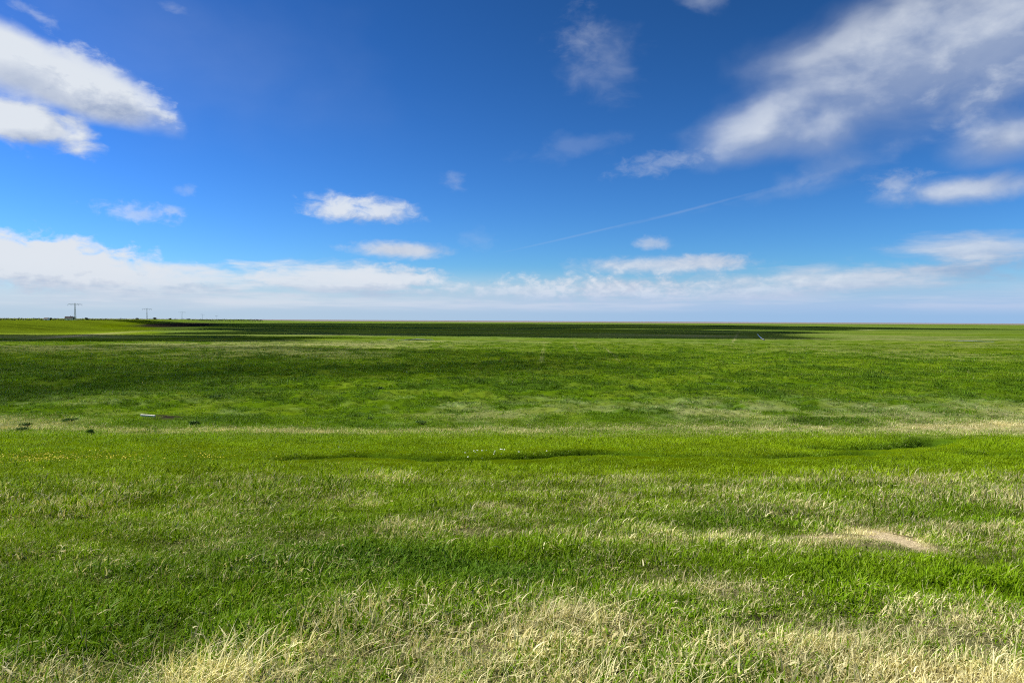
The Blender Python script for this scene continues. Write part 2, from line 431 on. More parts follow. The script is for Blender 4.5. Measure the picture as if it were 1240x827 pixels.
# photo px: cx, cy, rx, ry, tilt (deg, + = down to the right), opacity, softness, noise amplitude, noise kind
CLOUDS = [
    (45, 82, 190, 46, 17, 1.0, 0.6, 0.75, 'h'),
    (120, 95, 110, 30, 20, 0.8, 0.9, 0.9, 's'),
    (25, 146, 125, 36, 11, 1.0, 0.6, 0.8, 'm'),
    (190, 137, 34, 10, 18, 0.55, 1.0, 1.1, 's'),
    (40, 16, 45, 9, 22, 0.3, 1.1, 1.2, 's'),
    (207, 8, 22, 8, 10, 0.15, 1.1, 1.2, 's'),
    (40, 318, 220, 44, 4, 1.0, 0.5, 0.6, 's'),
    (175, 345, 200, 38, 0, 0.9, 0.7, 0.6, 'l'),
    (400, 340, 185, 28, 1, 0.95, 0.7, 0.8, 'l'),
    (470, 336, 100, 18, 0, 0.9, 0.7, 0.8, 's'),
    (412, 252, 64, 22, 3, 0.95, 0.9, 0.65, 's'),
    (462, 254, 56, 20, 6, 0.85, 0.9, 0.65, 's'),
    (486, 303, 78, 14, 1, 0.95, 0.8, 0.45, 's'),
    (165, 259, 60, 13, 8, 0.5, 1.1, 1.25, 's'),
    (203, 254, 22, 9, 5, 0.45, 1.1, 1.1, 's'),
    (228, 231, 16, 9, 0, 0.2, 1.1, 1.2, 's'),
    (728, 78, 66, 58, 15, 0.24, 1.3, 0.9, 'm'),
    (705, 45, 34, 44, 0, 0.14, 1.2, 1.1, 's'),
    (850, 0, 45, 18, 10, 0.3, 1.2, 1.0, 'm'),
    (1200, 40, 365, 130, -18, 0.86, 1.05, 0.42, 'h'),
    (1040, 92, 215, 80, -17, 0.62, 1.1, 0.7, 'h'),
    (1230, 20, 250, 90, -12, 0.6, 1.1, 0.6, 'm'),
    (965, 80, 135, 62, -27, 0.42, 1.2, 0.7, 'h'),
    (1240, 90, 190, 60, -15, 0.5, 1.2, 0.8, 'm'),
    (200, 60, 420, 150, 6, 0.07, 1.2, 0.5, 'h'),
    (905, 155, 95, 50, -14, 0.6, 1.1, 0.8, 'h'),
    (985, 160, 130, 44, -10, 0.38, 1.1, 0.8, 'h'),
    (1225, 165, 115, 44, -8, 0.86, 0.9, 0.4, 'h'),
    (1165, 130, 65, 32, 0, 0.4, 1.1, 1.0, 'm'),
    (1178, 229, 140, 24, -3, 0.84, 0.9, 0.5, 'm'),
    (1085, 222, 55, 18, 0, 0.5, 1.0, 0.9, 's'),
    (800, 321, 145, 16, -1, 0.85, 0.9, 0.5, 's'),
    (855, 317, 62, 13, 0, 0.75, 0.8, 0.6, 's'),
    (790, 294, 27, 11, 2, 0.6, 1.0, 0.8, 's'),
    (1185, 302, 135, 28, 2, 0.82, 0.9, 0.6, 'l'),
    (1020, 340, 280, 26, -2, 0.85, 0.95, 0.8, 'l'),
    (1130, 328, 170, 15, -3, 0.6, 1.0, 1.0, 's'),
    (740, 350, 155, 23, 1, 0.95, 0.9, 0.85, 's'),
    (630, 352, 130, 20, 0, 0.8, 0.9, 0.95, 's'),
    (900, 352, 150, 20, 0, 0.75, 1.0, 0.9, 's'),
    (800, 199, 80, 16, -6, 0.32, 1.1, 1.0, 's'),
    (1020, 200, 120, 20, -14, 0.24, 1.2, 1.0, 'm'),
    (700, 178, 90, 18, -8, 0.12, 1.2, 1.2, 'm'),
    (549, 219, 20, 14, 10, 0.28, 1.2, 0.9, 's'),
    (578, 290, 28, 18, 10, 0.12, 1.1, 0.9, 's'),
    (965, 232, 140, 13, -8, 0.14, 1.2, 1.0, 'm'),
    # old vapour trail, widening to the right
    (705, 284, 135, 1.9, -12.6, 0.11, 0.9, 0.25, 's'),
    (835, 254, 118, 2.4, -13.0, 0.13, 0.9, 0.25, 's'),
    (950, 226, 100, 6.0, -14.5, 0.10, 1.0, 0.7, 's'),
]
build_world()

sun_d = bpy.data.lights.new('sun', 'SUN'); sun_d.energy = 4.9; sun_d.angle = R(0.53); sun_d.color = (1.0, 0.955, 0.88)
sun = bpy.data.objects.new('sun', sun_d); COL.objects.link(sun)
sun.rotation_euler = Vector(SUNV).to_track_quat('Z', 'Y').to_euler()
sun.location = (-60, -40, 120)

# ------------------------------------------------------------------ object helpers
def tag(o, label=None, cat=None, group=None, kind=None):
    if label: o['label'] = label
    if cat: o['category'] = cat
    if group: o['group'] = group
    if kind: o['kind'] = kind
    return o

def mesh_obj(name, verts, faces, mat, parent=None, smooth=False):
    me = bpy.data.meshes.new(name)
    me.from_pydata([tuple(v) for v in verts], [], faces); me.update()
    if smooth: me.polygons.foreach_set('use_smooth', [True] * len(me.polygons))
    o = bpy.data.objects.new(name, me); COL.objects.link(o)
    if mat: me.materials.append(mat)
    if parent: o.parent = parent
    return o

def bm_obj(name, bm, mat, parent=None, smooth=False):
    me = bpy.data.meshes.new(name); bm.normal_update(); bm.to_mesh(me); bm.free()
    if smooth: me.polygons.foreach_set('use_smooth', [True] * len(me.polygons))
    o = bpy.data.objects.new(name, me); COL.objects.link(o)
    if mat: me.materials.append(mat)
    if parent: o.parent = parent
    return o

def empty(name, loc, rz=0.0):
    o = bpy.data.objects.new(name, None); COL.objects.link(o)
    o.location = loc; o.rotation_euler = (0, 0, rz); o.empty_display_size = 0.3
    return o

def copy_tree(src, parent=None):
    c = src.copy(); COL.objects.link(c)
    if parent: c.parent = parent
    for ch in src.children: copy_tree(ch, c)
    return c

def bar(bm, a, b, w, w2=None):
    """square bar between two points"""
    a, b = Vector(a), Vector(b); w2 = w if w2 is None else w2
    ax = (b - a).normalized()
    up = Vector((0, 0, 1)) if abs(ax.z) < 0.9 else Vector((1, 0, 0))
    s = ax.cross(up).normalized(); u = s.cross(ax).normalized()
    v = []
    for p, ww in ((a, w), (b, w2)):
        for i, j in ((-1, -1), (1, -1), (1, 1), (-1, 1)):
            v.append(bm.verts.new(p + s * i * ww / 2 + u * j * ww / 2))
    for i in range(4):
        j = (i + 1) % 4; bm.faces.new((v[i], v[j], v[4 + j], v[4 + i]))
    bm.faces.new((v[3], v[2], v[1], v[0])); bm.faces.new(v[4:8])

def box(bm, x0, x1, y0, y1, z0, z1):
    v = [bm.verts.new(p) for p in ((x0, y0, z0), (x1, y0, z0), (x1, y1, z0), (x0, y1, z0), (x0, y0, z1), (x1, y0, z1), (x1, y1, z1), (x0, y1, z1))]
    for f in ((3, 2, 1, 0), (4, 5, 6, 7), (0, 1, 5, 4), (1, 2, 6, 5), (2, 3, 7, 6), (3, 0, 4, 7)):
        bm.faces.new([v[i] for i in f])

# ------------------------------------------------------------------ ground sheet
def build_ground():
    front = np.radians(np.linspace(-43, 43, 820))
    rest = np.radians(np.linspace(43, 317, 110))[1:-1]
    ang = np.concatenate([front, rest])
    rad = np.concatenate([np.linspace(0.4, 2.2, 10), np.geomspace(2.3, 34, 290)[:-1], np.geomspace(34, 210, 400)[:-1], np.geomspace(210, 42000, 470)])
    A, Rr = np.meshgrid(ang, rad)
    X = Rr * np.sin(A); Y = Rr * np.cos(A)
    nr, na = X.shape
    x = X.ravel(); y = Y.ravel()
    z = height(x, y)
    co = np.column_stack([x, y, z])
    co = np.vstack([co, [0, 0, hgt(0.0, 0.0)]])
    i = np.arange(nr - 1)[:, None] * na; j = np.arange(na)[None, :]; j2 = (j + 1) % na
    quads = np.stack([i + j, i + na + j, i + na + j2, i + j2], -1).reshape(-1, 4)[:, ::-1]
    c = nr * na
    tris = np.stack([np.full(na, c), np.arange(na), (np.arange(na) + 1) % na], -1)[:, ::-1]
    me = bpy.data.meshes.new('ground')
    me.vertices.add(len(co)); me.vertices.foreach_set('co', co.astype(np.float32).ravel())
    nl = len(quads) * 4 + len(tris) * 3
    me.loops.add(nl); me.loops.foreach_set('vertex_index', np.concatenate([quads.ravel(), tris.ravel()]).astype(np.int32))
    me.polygons.add(len(quads) + len(tris))
    starts = np.concatenate([np.arange(len(quads)) * 4, len(quads) * 4 + np.arange(len(tris)) * 3])
    me.polygons.foreach_set('loop_start', starts.astype(np.int32))
    me.polygons.foreach_set('use_smooth', np.ones(len(starts), bool))
    me.update(calc_edges=True); me.validate()
    if me.polygons[0].normal.z < 0: me.flip_normals()
    cov = cover(co[:, 0], co[:, 1])
    for nm, v in zip(('straw', 'lush', 'grey', 'soil', 'gold'), cov):
        a = me.attributes.new(nm, 'FLOAT', 'POINT'); a.data.foreach_set('value', v.astype(np.float32))
    d = np.hypot(co[:, 0], co[:, 1])
    gpx, gpy = to_px(co[:, 0], co[:, 1])
    a = me.attributes.new('bare', 'FLOAT', 'POINT'); a.data.foreach_set('value', (scrape(gpx, gpy, fbm(co[:, 0] / 1.3, co[:, 1] / 1.3, 31, 4)) * (co[:, 1] > 2)).astype(np.float32))
    mudline = 2700 + 3500 * sstep(-0.25, -0.45, co[:, 0] / np.maximum(co[:, 1], 1.0)) + 500 * fbm(co[:, 0] / 900, co[:, 1] / 900, 91, 3) + 0.35 * np.abs(co[:, 0])
    a = me.attributes.new('mud', 'FLOAT', 'POINT'); a.data.foreach_set('value', sstep(-150, 250, d - mudline).astype(np.float32))
    o = bpy.data.objects.new('ground', me); COL.objects.link(o)
    m, t, out = new_mat('marsh ground')
    b = t.nodes.new('ShaderNodeBsdfPrincipled'); b.inputs['Roughness'].default_value = 0.95; b.inputs['Specular IOR Level'].default_value = 0.0
    geo = t.nodes.new('ShaderNodeNewGeometry'); P = S(t, geo.outputs['Position'])
    ln = t.nodes.new('ShaderNodeVectorMath'); ln.operation = 'LENGTH'; t.links.new(P.o, ln.inputs[0]); D = S(t, ln.outputs['Value'])
    farv = D.step(35.0, 75.0)
    nf = noise_node(t, P, 9.0, 5.0, 0.65)
    nt = noise_node(t, P, 70.0, 3.0, 0.6, 0.8, (1.0, 0.35, 1.0))
    nearv = D.step(22.0, 12.0)
    nm = noise_node(t, P, 1.0, 6.0, 0.6, 0.2, (0.55, 1.0, 1.0))
    nb = noise_node(t, P, 0.12, 6.0, 0.6, 0.3, (0.5, 1.0, 1.0))
    nbb = noise_node(t, P, 0.012, 5.0, 0.6, 0.3, (0.4, 1.0, 1.0))
    K = 1.0
    def sc(c, k): return tuple(v * k for v in c)
    col = mixc(t, attr(t, 'gold'), sc(C_GREEN, K), sc(C_GOLD, K))
    col = mixc(t, (attr(t, 'lush') + (nm - 0.5) * 0.7 * farv).clamp(), col, sc(C_LUSH, K))
    col = mixc(t, (attr(t, 'grey') * 0.8 + (nm - 0.5) * 0.35 * attr(t, 'grey')).clamp(), col, sc(C_GREY, K))
    col = mixc(t, (attr(t, 'straw') + (nf - 0.5) * 0.4 * attr(t, 'straw')).clamp(), col, sc(C_STRAW, K * 1.05))
    col = mixc(t, attr(t, 'soil'), col, C_SOIL)
    # mottling of the sward
    f = (nt - 0.5) * 2.2 * nearv + (nf - 0.5) * 0.5 + (nm - 0.5) * 0.9 * farv + (nb - 0.5) * 0.8 * farv + (nbb - 0.5) * 1.0 * farv
    mul = f + 1.0
    vm = t.nodes.new('ShaderNodeVectorMath'); vm.operation = 'SCALE'
    t.links.new(col.o, vm.inputs[0]); t.links.new(mul.max(0.25).o, vm.inputs['Scale'])
    col = S(t, vm.outputs[0])
    gap_shade = D.step(13.0, 34.0, NEAR_GAIN, GROUND_GAIN)  # shade between the near tufts, painted into the ground colour
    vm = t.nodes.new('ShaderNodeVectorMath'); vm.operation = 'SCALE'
    t.links.new(col.o, vm.inputs[0]); t.links.new(gap_shade.o, vm.inputs['Scale']); col = S(t, vm.outputs[0])
    col = mixc(t, (attr(t, 'bare') * 1.2 + ((nf - 0.5) * 1.6 + (nt - 0.5) * 1.2) * attr(t, 'bare')).clamp(), col, mixc(t, nt.step(0.3, 0.7), (0.22, 0.165, 0.085), (0.60, 0.50, 0.30)))
    col = mixc(t, attr(t, 'mud'), col, (0.20, 0.175, 0.165))
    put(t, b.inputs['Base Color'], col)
    bp = t.nodes.new('ShaderNodeBump'); bp.inputs['Strength'].default_value = 0.6; bp.inputs['Distance'].default_value = 0.25
    put(t, bp.inputs['Height'], nf * 0.25 + nm * farv * 1.2)
    t.links.new(bp.outputs[0], b.inputs['Normal'])
    t.links.new(b.outputs[0], out.inputs[0])
    me.materials.append(m)
    tag(o, 'wide green ground of dyke slope and salt marsh running to the horizon', 'ground', kind='structure')
    return o
NEAR_GAIN, GROUND_GAIN = 0.28, 0.68      # near ground darkened to paint shadowed gaps under tufts; open sward farther out
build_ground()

# ------------------------------------------------------------------ grass
def blade_material():
    m, t, out = new_mat('grass blades')
    straw, lush, grey, gold, tone = (attr(t, n, 'INSTANCER') for n in ('straw', 'lush', 'grey', 'gold', 'tone'))
    rnd = attr(t, 'rnd'); r2 = attr(t, 'rndb'); h = attr(t, 'tip')
    col = mixc(t, (gold + (r2 - 0.5) * 0.5).clamp(), C_GREEN, C_GOLD)
    col = mixc(t, (lush + (r2 - 0.5) * 0.5).clamp(), col, C_LUSH)
    col = mixc(t, grey * 0.8, col, C_GREY)
    sc = mixc(t, r2, (0.36, 0.31, 0.12), (0.66, 0.61, 0.34))
    isdry = (straw * 1.15 - rnd).step(-0.06, 0.06)
    # yellowed tips on some of the green blades
    col = mixc(t, h.step(0.55, 1.0) * r2.step(0.55, 0.9) * 0.5, col, (0.30, 0.30, 0.06))
    col = mixc(t, isdry, col, sc)
    vm = t.nodes.new('ShaderNodeVectorMath'); vm.operation = 'SCALE'
    t.links.new(col.o, vm.inputs[0]); t.links.new((tone * 0.75 + rnd * 0.7 + 0.30).o, vm.inputs['Scale'])
    col = S(t, vm.outputs[0])
    b = t.nodes.new('ShaderNodeBsdfPrincipled'); put(t, b.inputs['Base Color'], col)
    b.inputs['Roughness'].default_value = 0.5; b.inputs['Specular IOR Level'].default_value = 0.05
    tr = t.nodes.new('ShaderNodeBsdfTranslucent'); put(t, tr.inputs['Color'], mixc(t, 1.0, col, (1.0, 1.0, 0.55), 'MULTIPLY'))
    mx = t.nodes.new('ShaderNodeMixShader'); mx.inputs[0].default_value = 0.32
    t.links.new(b.outputs[0], mx.inputs[1]); t.links.new(tr.outputs[0], mx.inputs[2])
    t.links.new(mx.outputs[0], out.inputs[0])
    return m
BLADE = blade_material()

def clump_mesh(name, n, rad, hmin, hmax, wid, lean, segs, seed, flop=0.0, comb=1.6, tilt0=0.35):
    """one tuft: n tapering bent blades; flop is the share of blades lying down"""
    g = np.random.default_rng(seed)
    r = rad * np.sqrt(g.random(n)); a = g.random(n) * 2 * np.pi
    bx, by = r * np.cos(a), r * np.sin(a)
    H = hmin + (hmax - hmin) * g.random(n) ** 1.5
    W = wid * (0.6 + 0.8 * g.random(n))
    az = g.normal(0.2, comb, n)                         # mostly combed by the wind towards +x
    le = np.abs(g.normal(lean, lean * 0.6, n))
    fl = g.random(n) < flop
    le = np.where(fl, g.uniform(0.1, 0.9, n), le)
    bend0 = np.where(fl, g.uniform(0.95, 1.45, n), g.uniform(0.0, tilt0, n))
    face = az + np.pi / 2 + g.normal(0, 0.5, n)
    k = segs + 1
    V = np.zeros((n, 2 * segs + 1, 3)); T = np.zeros((n, 2 * segs + 1))
    px, pz = np.zeros(n), np.full(n, -0.01)
    for s in range(k):
        u = s / segs
        if s:
            th = bend0 + le * (u - 0.5 / segs) * 1.1
            th = np.minimum(th, 1.62)
            px = px + H / segs * np.sin(th); pz = pz + H / segs * np.cos(th)
        cx = bx + px * np.cos(az); cy = by + px * np.sin(az)
        w = W * (1 - u ** 1.6) * 0.5
        if s < segs:
            V[:, 2 * s] = np.stack([cx - w * np.cos(face), cy - w * np.sin(face), pz], -1)
            V[:, 2 * s + 1] = np.stack([cx + w * np.cos(face), cy + w * np.sin(face), pz], -1)
            T[:, 2 * s:2 * s + 2] = u
        else:
            V[:, 2 * s] = np.stack([cx, cy, pz], -1); T[:, 2 * s] = 1
    nv = 2 * segs + 1
    base = np.arange(n) * nv
    faces = []
    for b0 in base:
        for s in range(segs - 1):
            faces.append((b0 + 2 * s, b0 + 2 * s + 1, b0 + 2 * s + 3, b0 + 2 * s + 2))
        s = segs - 1
        faces.append((b0 + 2 * s, b0 + 2 * s + 1, b0 + 2 * s + 2))
    me = bpy.data.meshes.new(name)
    me.from_pydata(V.reshape(-1, 3).tolist(), [], [tuple(int(q) for q in f) for f in faces]); me.update()
    me.polygons.foreach_set('use_smooth', [True] * len(me.polygons))
    for nm, v in (('rnd', np.repeat(g.random(n), nv)), ('rndb', np.repeat(g.random(n), nv)), ('tip', T.ravel())):
        at = me.attributes.new(nm, 'FLOAT', 'POINT'); at.data.foreach_set('value', v.astype(np.float32))
    me.materials.append(BLADE)
    clump_mesh.n += 1
    return bpy.data.objects.new('tuft %02d %s' % (clump_mesh.n, name), me)
clump_mesh.n = 0

def scatter(name, pts, kinds, scale, stuff_label, cat, tufts, tilt=0.12, tone_lo=0.6, tone_hi=1.2, zoff=0.0, cov=None, yaw_spread=1.0, tone_scale=0.8):
    """one stuff object: tufts spread over the ground by geometry nodes"""
    x, y = pts
    n = len(x)
    z = height(x, y) + zoff
    straw, lush, grey, soil, gold = cov if cov is not None else cover(x, y)
    me = bpy.data.meshes.new(name)
    me.vertices.add(n); me.vertices.foreach_set('co', np.column_stack([x, y, z]).astype(np.float32).ravel())
    def fa(nm, v):
        a = me.attributes.new(nm, 'FLOAT', 'POINT'); a.data.foreach_set('value', np.asarray(v, np.float32))
    fa('straw', straw); fa('lush', lush); fa('grey', grey); fa('gold', gold)
    L = tone_scale
    fa('tone', RNG.uniform(tone_lo, tone_hi, n) * (1 + 0.75 * fbm(x / L, y / L, 181, 3))); fa('size', scale)
    a = me.attributes.new('pick', 'INT', 'POINT'); a.data.foreach_set('value', np.asarray(kinds, np.int32))
    rot = np.column_stack([RNG.normal(0, tilt, n), RNG.normal(0.05, tilt, n), RNG.normal(0, yaw_spread, n)])
    a = me.attributes.new('turn', 'FLOAT_VECTOR', 'POINT'); a.data.foreach_set('vector', rot.astype(np.float32).ravel())
    o = bpy.data.objects.new(name, me); COL.objects.link(o)
    c = bpy.data.collections.new(name + ' tufts')
    for tf in tufts: c.objects.link(tf)
    g = bpy.data.node_groups.new(name + ' scatter', 'GeometryNodeTree')
    g.interface.new_socket('Geometry', in_out='INPUT', socket_type='NodeSocketGeometry')
    g.interface.new_socket('Geometry', in_out='OUTPUT', socket_type='NodeSocketGeometry')
    gi = g.nodes.new('NodeGroupInput'); go = g.nodes.new('NodeGroupOutput')
    ip = g.nodes.new('GeometryNodeInstanceOnPoints'); ci = g.nodes.new('GeometryNodeCollectionInfo')
    ci.inputs['Collection'].default_value = c; ci.inputs['Separate Children'].default_value = True; ci.inputs['Reset Children'].default_value = True
    def na(nm, ty):
        q = g.nodes.new('GeometryNodeInputNamedAttribute'); q.data_type = ty; q.inputs['Name'].default_value = nm
        return next(s for s in q.outputs if s.name == 'Attribute' and s.enabled)
    g.links.new(gi.outputs[0], ip.inputs['Points']); g.links.new(ci.outputs[0], ip.inputs['Instance'])
    ip.inputs['Pick Instance'].default_value = True
    g.links.new(na('pick', 'INT'), ip.inputs['Instance Index'])
    e2r = g.nodes.new('FunctionNodeEulerToRotation'); g.links.new(na('turn', 'FLOAT_VECTOR'), e2r.inputs[0])
    g.links.new(e2r.outputs[0], ip.inputs['Rotation'])
    g.links.new(na('size', 'FLOAT'), ip.inputs['Scale'])
    g.links.new(ip.outputs[0], go.inputs[0])
    md = o.modifiers.new('scatter', 'NODES'); md.node_group = g
    me.materials.append(BLADE)
    tag(o, stuff_label, cat, kind='stuff')
    return o

def wedge(d0, d1, per_m2, side=8.0):
    """random points of a density falling with distance, over everything that can be seen from about the viewpoint"""
    edges = np.geomspace(d0, d1, 30)
    X, Y = [], []
    for a, b in zip(edges[:-1], edges[1:]):
        m = 0.5 * (a + b)
        half = 0.76 * m + side * (1 + m / 120.0)
        n = int(2 * half * (b - a) * per_m2(m * 1.08))
        X.append(RNG.uniform(-half, half, n)); Y.append(RNG.uniform(a, b, n))
    return np.concatenate(X), np.concatenate(Y)

def keep(pts, m): return pts[0][m], pts[1][m]

SHORT = [clump_mesh('turf tuft %d' % i, 60, 0.15, 0.03, 0.105, 0.0078, 1.0, 3, 100 + i, 0.30, 2.4) for i in range(6)]
LONG = [clump_mesh('straw tuft %d' % i, 42, 0.13, 0.08, 0.30, 0.0046, 0.65, 5, 200 + i, 0.50, 2.0, 0.8) for i in range(6)]
LONG += [clump_mesh('stalk tuft %d' % i, 8, 0.16, 0.18, 0.37, 0.0042, 0.4, 6, 250 + i, 0.35, 1.2, 1.3) for i in range(4)]
COARSE = [clump_mesh('sward tuft %d' % i, 60, 0.34, 0.035, 0.13, 0.012, 0.9, 3, 300 + i, 0.22, 2.0) for i in range(5)]
FARTUFT = [clump_mesh('marsh tuft %d' % i, 70, 0.36, 0.08, 0.27, 0.026, 0.75, 2, 400 + i, 0.1, 2.5) for i in range(5)]

LEAFY = [clump_mesh('broad leaf tuft %d' % i, 26, 0.10, 0.03, 0.075, 0.022, 1.3, 3, 500 + i, 0.35, 3.0) for i in range(3)]
SHORT += LEAFY

def build_grass():
    # short green turf near the camera
    p = wedge(0.8, 17, lambda d: 150 if d < 9 else 150 * (9 / d) ** 1.5)
    cv = cover(*p); m = (RNG.random(len(p[0])) > np.maximum(0.8 * cv[3], 0.84 * scrape(*to_px(*p), fbm(p[0] / 1.3, p[1] / 1.3, 31, 4)))) & (RNG.random(len(p[0])) < (1.0 + 0.8 * fbm(p[0] / 0.35, p[1] / 0.35, 151, 2)).clip(0.7, 1))
    p = keep(p, m); cv = tuple(c[m] for c in cv)
    n = len(p[0]); d = np.hypot(*p)
    st = np.array(cv[0])
    cv = (np.clip(st * 0.85, 0, 1),) + cv[1:]
    s = RNG.uniform(0.7, 1.25, n) * (1 + 0.35 * cv[1] - 0.25 * np.clip(st - 0.4, 0, 1)) * np.clip(d / 9, 1, 1.6)
    px, py = to_px(*p)
    s = s * (1.0 + 0.8 * fbm(p[0] / 0.55, p[1] / 0.55, 141, 3) + 0.3 * fbm(p[0] / 2.2, p[1] / 2.0, 145, 2)).clip(0.68, 1.7)
    bare = np.clip(blob(*to_px(*p), 1084, 653, 56, 8, 18), 0, 1)
    s = s * (1 - 0.65 * bare) * (1 - 0.55 * np.clip(blob(px, py, 1080, 672, 70, 15, 18), 0, 1))
    kinds = RNG.integers(0, 6, n)
    leafy = RNG.random(n) < 0.10 + 0.45 * sstep(0.45, 0.9, cv[1])
    kinds[leafy] = 6 + RNG.integers(0, 3, leafy.sum())
    scatter('turf_grass', p, kinds, s, 'short green turf grass covering the upper dyke slope', 'grass', SHORT, cov=cv, yaw_spread=1.2)
    # long bleached grass
    p = wedge(0.8, 15, lambda d: 75 if d < 8 else 75 * (8 / d) ** 1.5)
    cv = cover(*p); px, py = to_px(*p)
    fore = sstep(690, 790, py)
    pr = np.clip((cv[0] - 0.34) * 1.1 + 1.2 * fbm(p[0] / 0.5, p[1] / 0.5, 161, 3) * fore, 0, 1) * (0.10 + 0.60 * fore) * (1 - np.clip(blob(px, py, 1084, 653, 60, 9, 18) * 1.2, 0, 1)) * (1 - cv[3])
    m = RNG.random(len(px)) < np.maximum(pr, 0.008)
    p = keep(p, m); cv = tuple(c[m] for c in cv); fore = fore[m]
    n = len(p[0])
    cv = (np.clip(cv[0] + 0.22, 0, 1),) + cv[1:]
    s = RNG.uniform(0.6, 1.25, n) * (0.45 + 0.55 * fore) * (1 + 0.5 * fbm(p[0] / 0.8, p[1] / 0.8, 171, 2))
    scatter('dry_grass', p, np.where(RNG.random(n) < 0.17, RNG.integers(6, 10, n), RNG.integers(0, 6, n)), s, 'long bleached straw coloured grass leaning over at the near edge', 'grass', LONG, cov=cv, yaw_spread=0.9, tilt=0.16)
    # lower slope
    p = wedge(13, 46, lambda d: 32 if d < 20 else 32 * (20 / d) ** 1.5)
    p = keep(p, RNG.random(len(p[0])) > 0.88 * blob(*to_px(*p), 200, 508.5, 42, 4.6))
    cv = cover(*p); d = np.hypot(*p); n = len(d)
    s = RNG.uniform(0.6, 1.15, n) * np.clip(d / 24, 0.8, 1.35) * (1 - 0.72 * np.exp(-(np.minimum.reduce([dist_poly(p[0], p[1] + 1.1, P) for P in P_DITCH]) / 1.3) ** 2)) * (1 + 0.4 * fbm(p[0] / 1.0, p[1] / 1.0, 191, 2))
    scatter('sward_grass', p, RNG.integers(0, 5, n), s, 'golden green sward grass on the lower dyke slope', 'grass', COARSE, cov=cv, tone_scale=1.2)
    # marsh plants beyond the foot of the dyke
    p = wedge(38, 210, lambda d: 9.0 if d < 60 else 9.0 * (60 / d) ** 1.75)
    x, y = p
    cv = cover(x, y); d = np.hypot(x, y)
    thin = fbm(x / 3.0, y / 2.0, 133, 3)
    m = (RNG.random(len(d)) < np.clip(0.62 + 0.9 * thin, 0.12, 1)) & (cv[3] < 0.5) & (RNG.random(len(d)) > 0.88 * blob(*to_px(x, y), 200, 509, 42, 4.3))
    p = keep(p, m); cv = tuple(c[m] for c in cv); d = d[m]; n = len(d)
    s = RNG.uniform(0.45, 1.1, n) * np.clip(d / 75, 0.7, 1.3) * (0.75 + 0.6 * cv[1]) * np.where(RNG.random(n) < 0.05, 1.7, 1.0) * (1 - 0.45 * sstep(120, 200, d))
    scatter('marsh_grass', p, RNG.integers(0, 5, n), s, 'mixed green and grey salt marsh plants on the flat', 'marsh plants', FARTUFT, cov=cv, tone_scale=1.6)
build_grass()

# ------------------------------------------------------------------ far land on the left: hedge, bushes, farm buildings, pylons
M_LEAF = simple_mat('hedge leaves', (0.035, 0.065, 0.018), 0.7, 0.4, 3.0)
M_SHRUB = simple_mat('marsh shrub leaves', (0.130, 0.215, 0.040), 0.8, 0.4, 9.0, 0.0, 0.08)
M_WOOD = simple_mat('bark', (0.09, 0.065, 0.045), 0.9, 0.3, 8.0)
M_STEEL = simple_mat('galvanised steel', (0.42, 0.43, 0.45), 0.6, 0.15, 2.0, 0.4)
M_GLASSY = simple_mat('brown porcelain', (0.08, 0.04, 0.03), 0.3, 0.1, 5.0)
M_WHITEWALL = simple_mat('white render', (0.72, 0.70, 0.66), 0.85, 0.1, 3.0)
M_BRICK = simple_mat('dark brick', (0.20, 0.10, 0.07), 0.9, 0.25, 5.0)
M_ROOF = simple_mat('dark roof tiles', (0.045, 0.04, 0.04), 0.8, 0.2, 5.0)
M_PANE = simple_mat('window panes', (0.03, 0.035, 0.045), 0.15, 0.1, 2.0, 0.0, 0.5)
M_DOOR = simple_mat('green door paint', (0.03, 0.07, 0.05), 0.5, 0.1, 4.0)
M_DRIFT = simple_mat('bleached driftwood', (0.72, 0.66, 0.56), 0.85, 0.2, 14.0)

def leaf_cloud(bm, n, rx, ry, rz, zc, size, seed, shell=0.45, lobes=5):
    """leaf-sized faces spread through a few uneven lobes"""
    g = random.Random(seed)
    cs = [(Vector((g.uniform(-.55, .55) * rx, g.uniform(-.55, .55) * ry, zc + g.uniform(-.35, .5) * rz)), g.uniform(0.45, 0.8)) for _ in range(lobes)]
    for _ in range(n):
        c, k = g.choice(cs)
        v = Vector((g.gauss(0, 1), g.gauss(0, 1), g.gauss(0, 1))).normalized() * (shell + (1 - shell) * g.random())
        p = c + Vector((v.x * rx * k, v.y * ry * k, v.z * rz * k))
        if p.z < 0.02: p.z = 0.02 + g.random() * 0.1
        e = Euler((g.uniform(-1.2, 1.2), g.uniform(-1.2, 1.2), g.uniform(0, 6.28))).to_matrix()
        s = size * g.uniform(0.6, 1.4)
        q = [p + e @ Vector(w) * s for w in ((-.5, 0, 0), (0, -.3, 0.06), (.5, 0, 0), (0, .3, 0.06))]
        bm.faces.new([bm.verts.new(w) for w in q])

def at(px, D):
    """ground point under a photo column at a given distance ahead"""
    x = (px - 620) / F * D
    return x, D, hgt(x, D)

def bush(px, D, h, w, seed, label, group='bushes on the far left skyline'):
    x, y, z = at(px, D)
    o = empty('bush', (x, y, z - 0.05)); tag(o, label, 'bush', group)
    bm = bmesh.new(); leaf_cloud(bm, 900, w / 2, w / 2, h * 0.42, h * 0.55, h * 0.13, seed, 0.3, 6)
    bm_obj('foliage', bm, M_LEAF, o)
    g = random.Random(seed); bm = bmesh.new()
    for _ in range(5):
        bar(bm, (g.uniform(-.2, .2), g.uniform(-.2, .2), 0), (g.uniform(-.3, .3) * w, g.uniform(-.3, .3) * w, h * 0.7), 0.16, 0.05)
    bm_obj('stem', bm, M_WOOD, o)
    return o

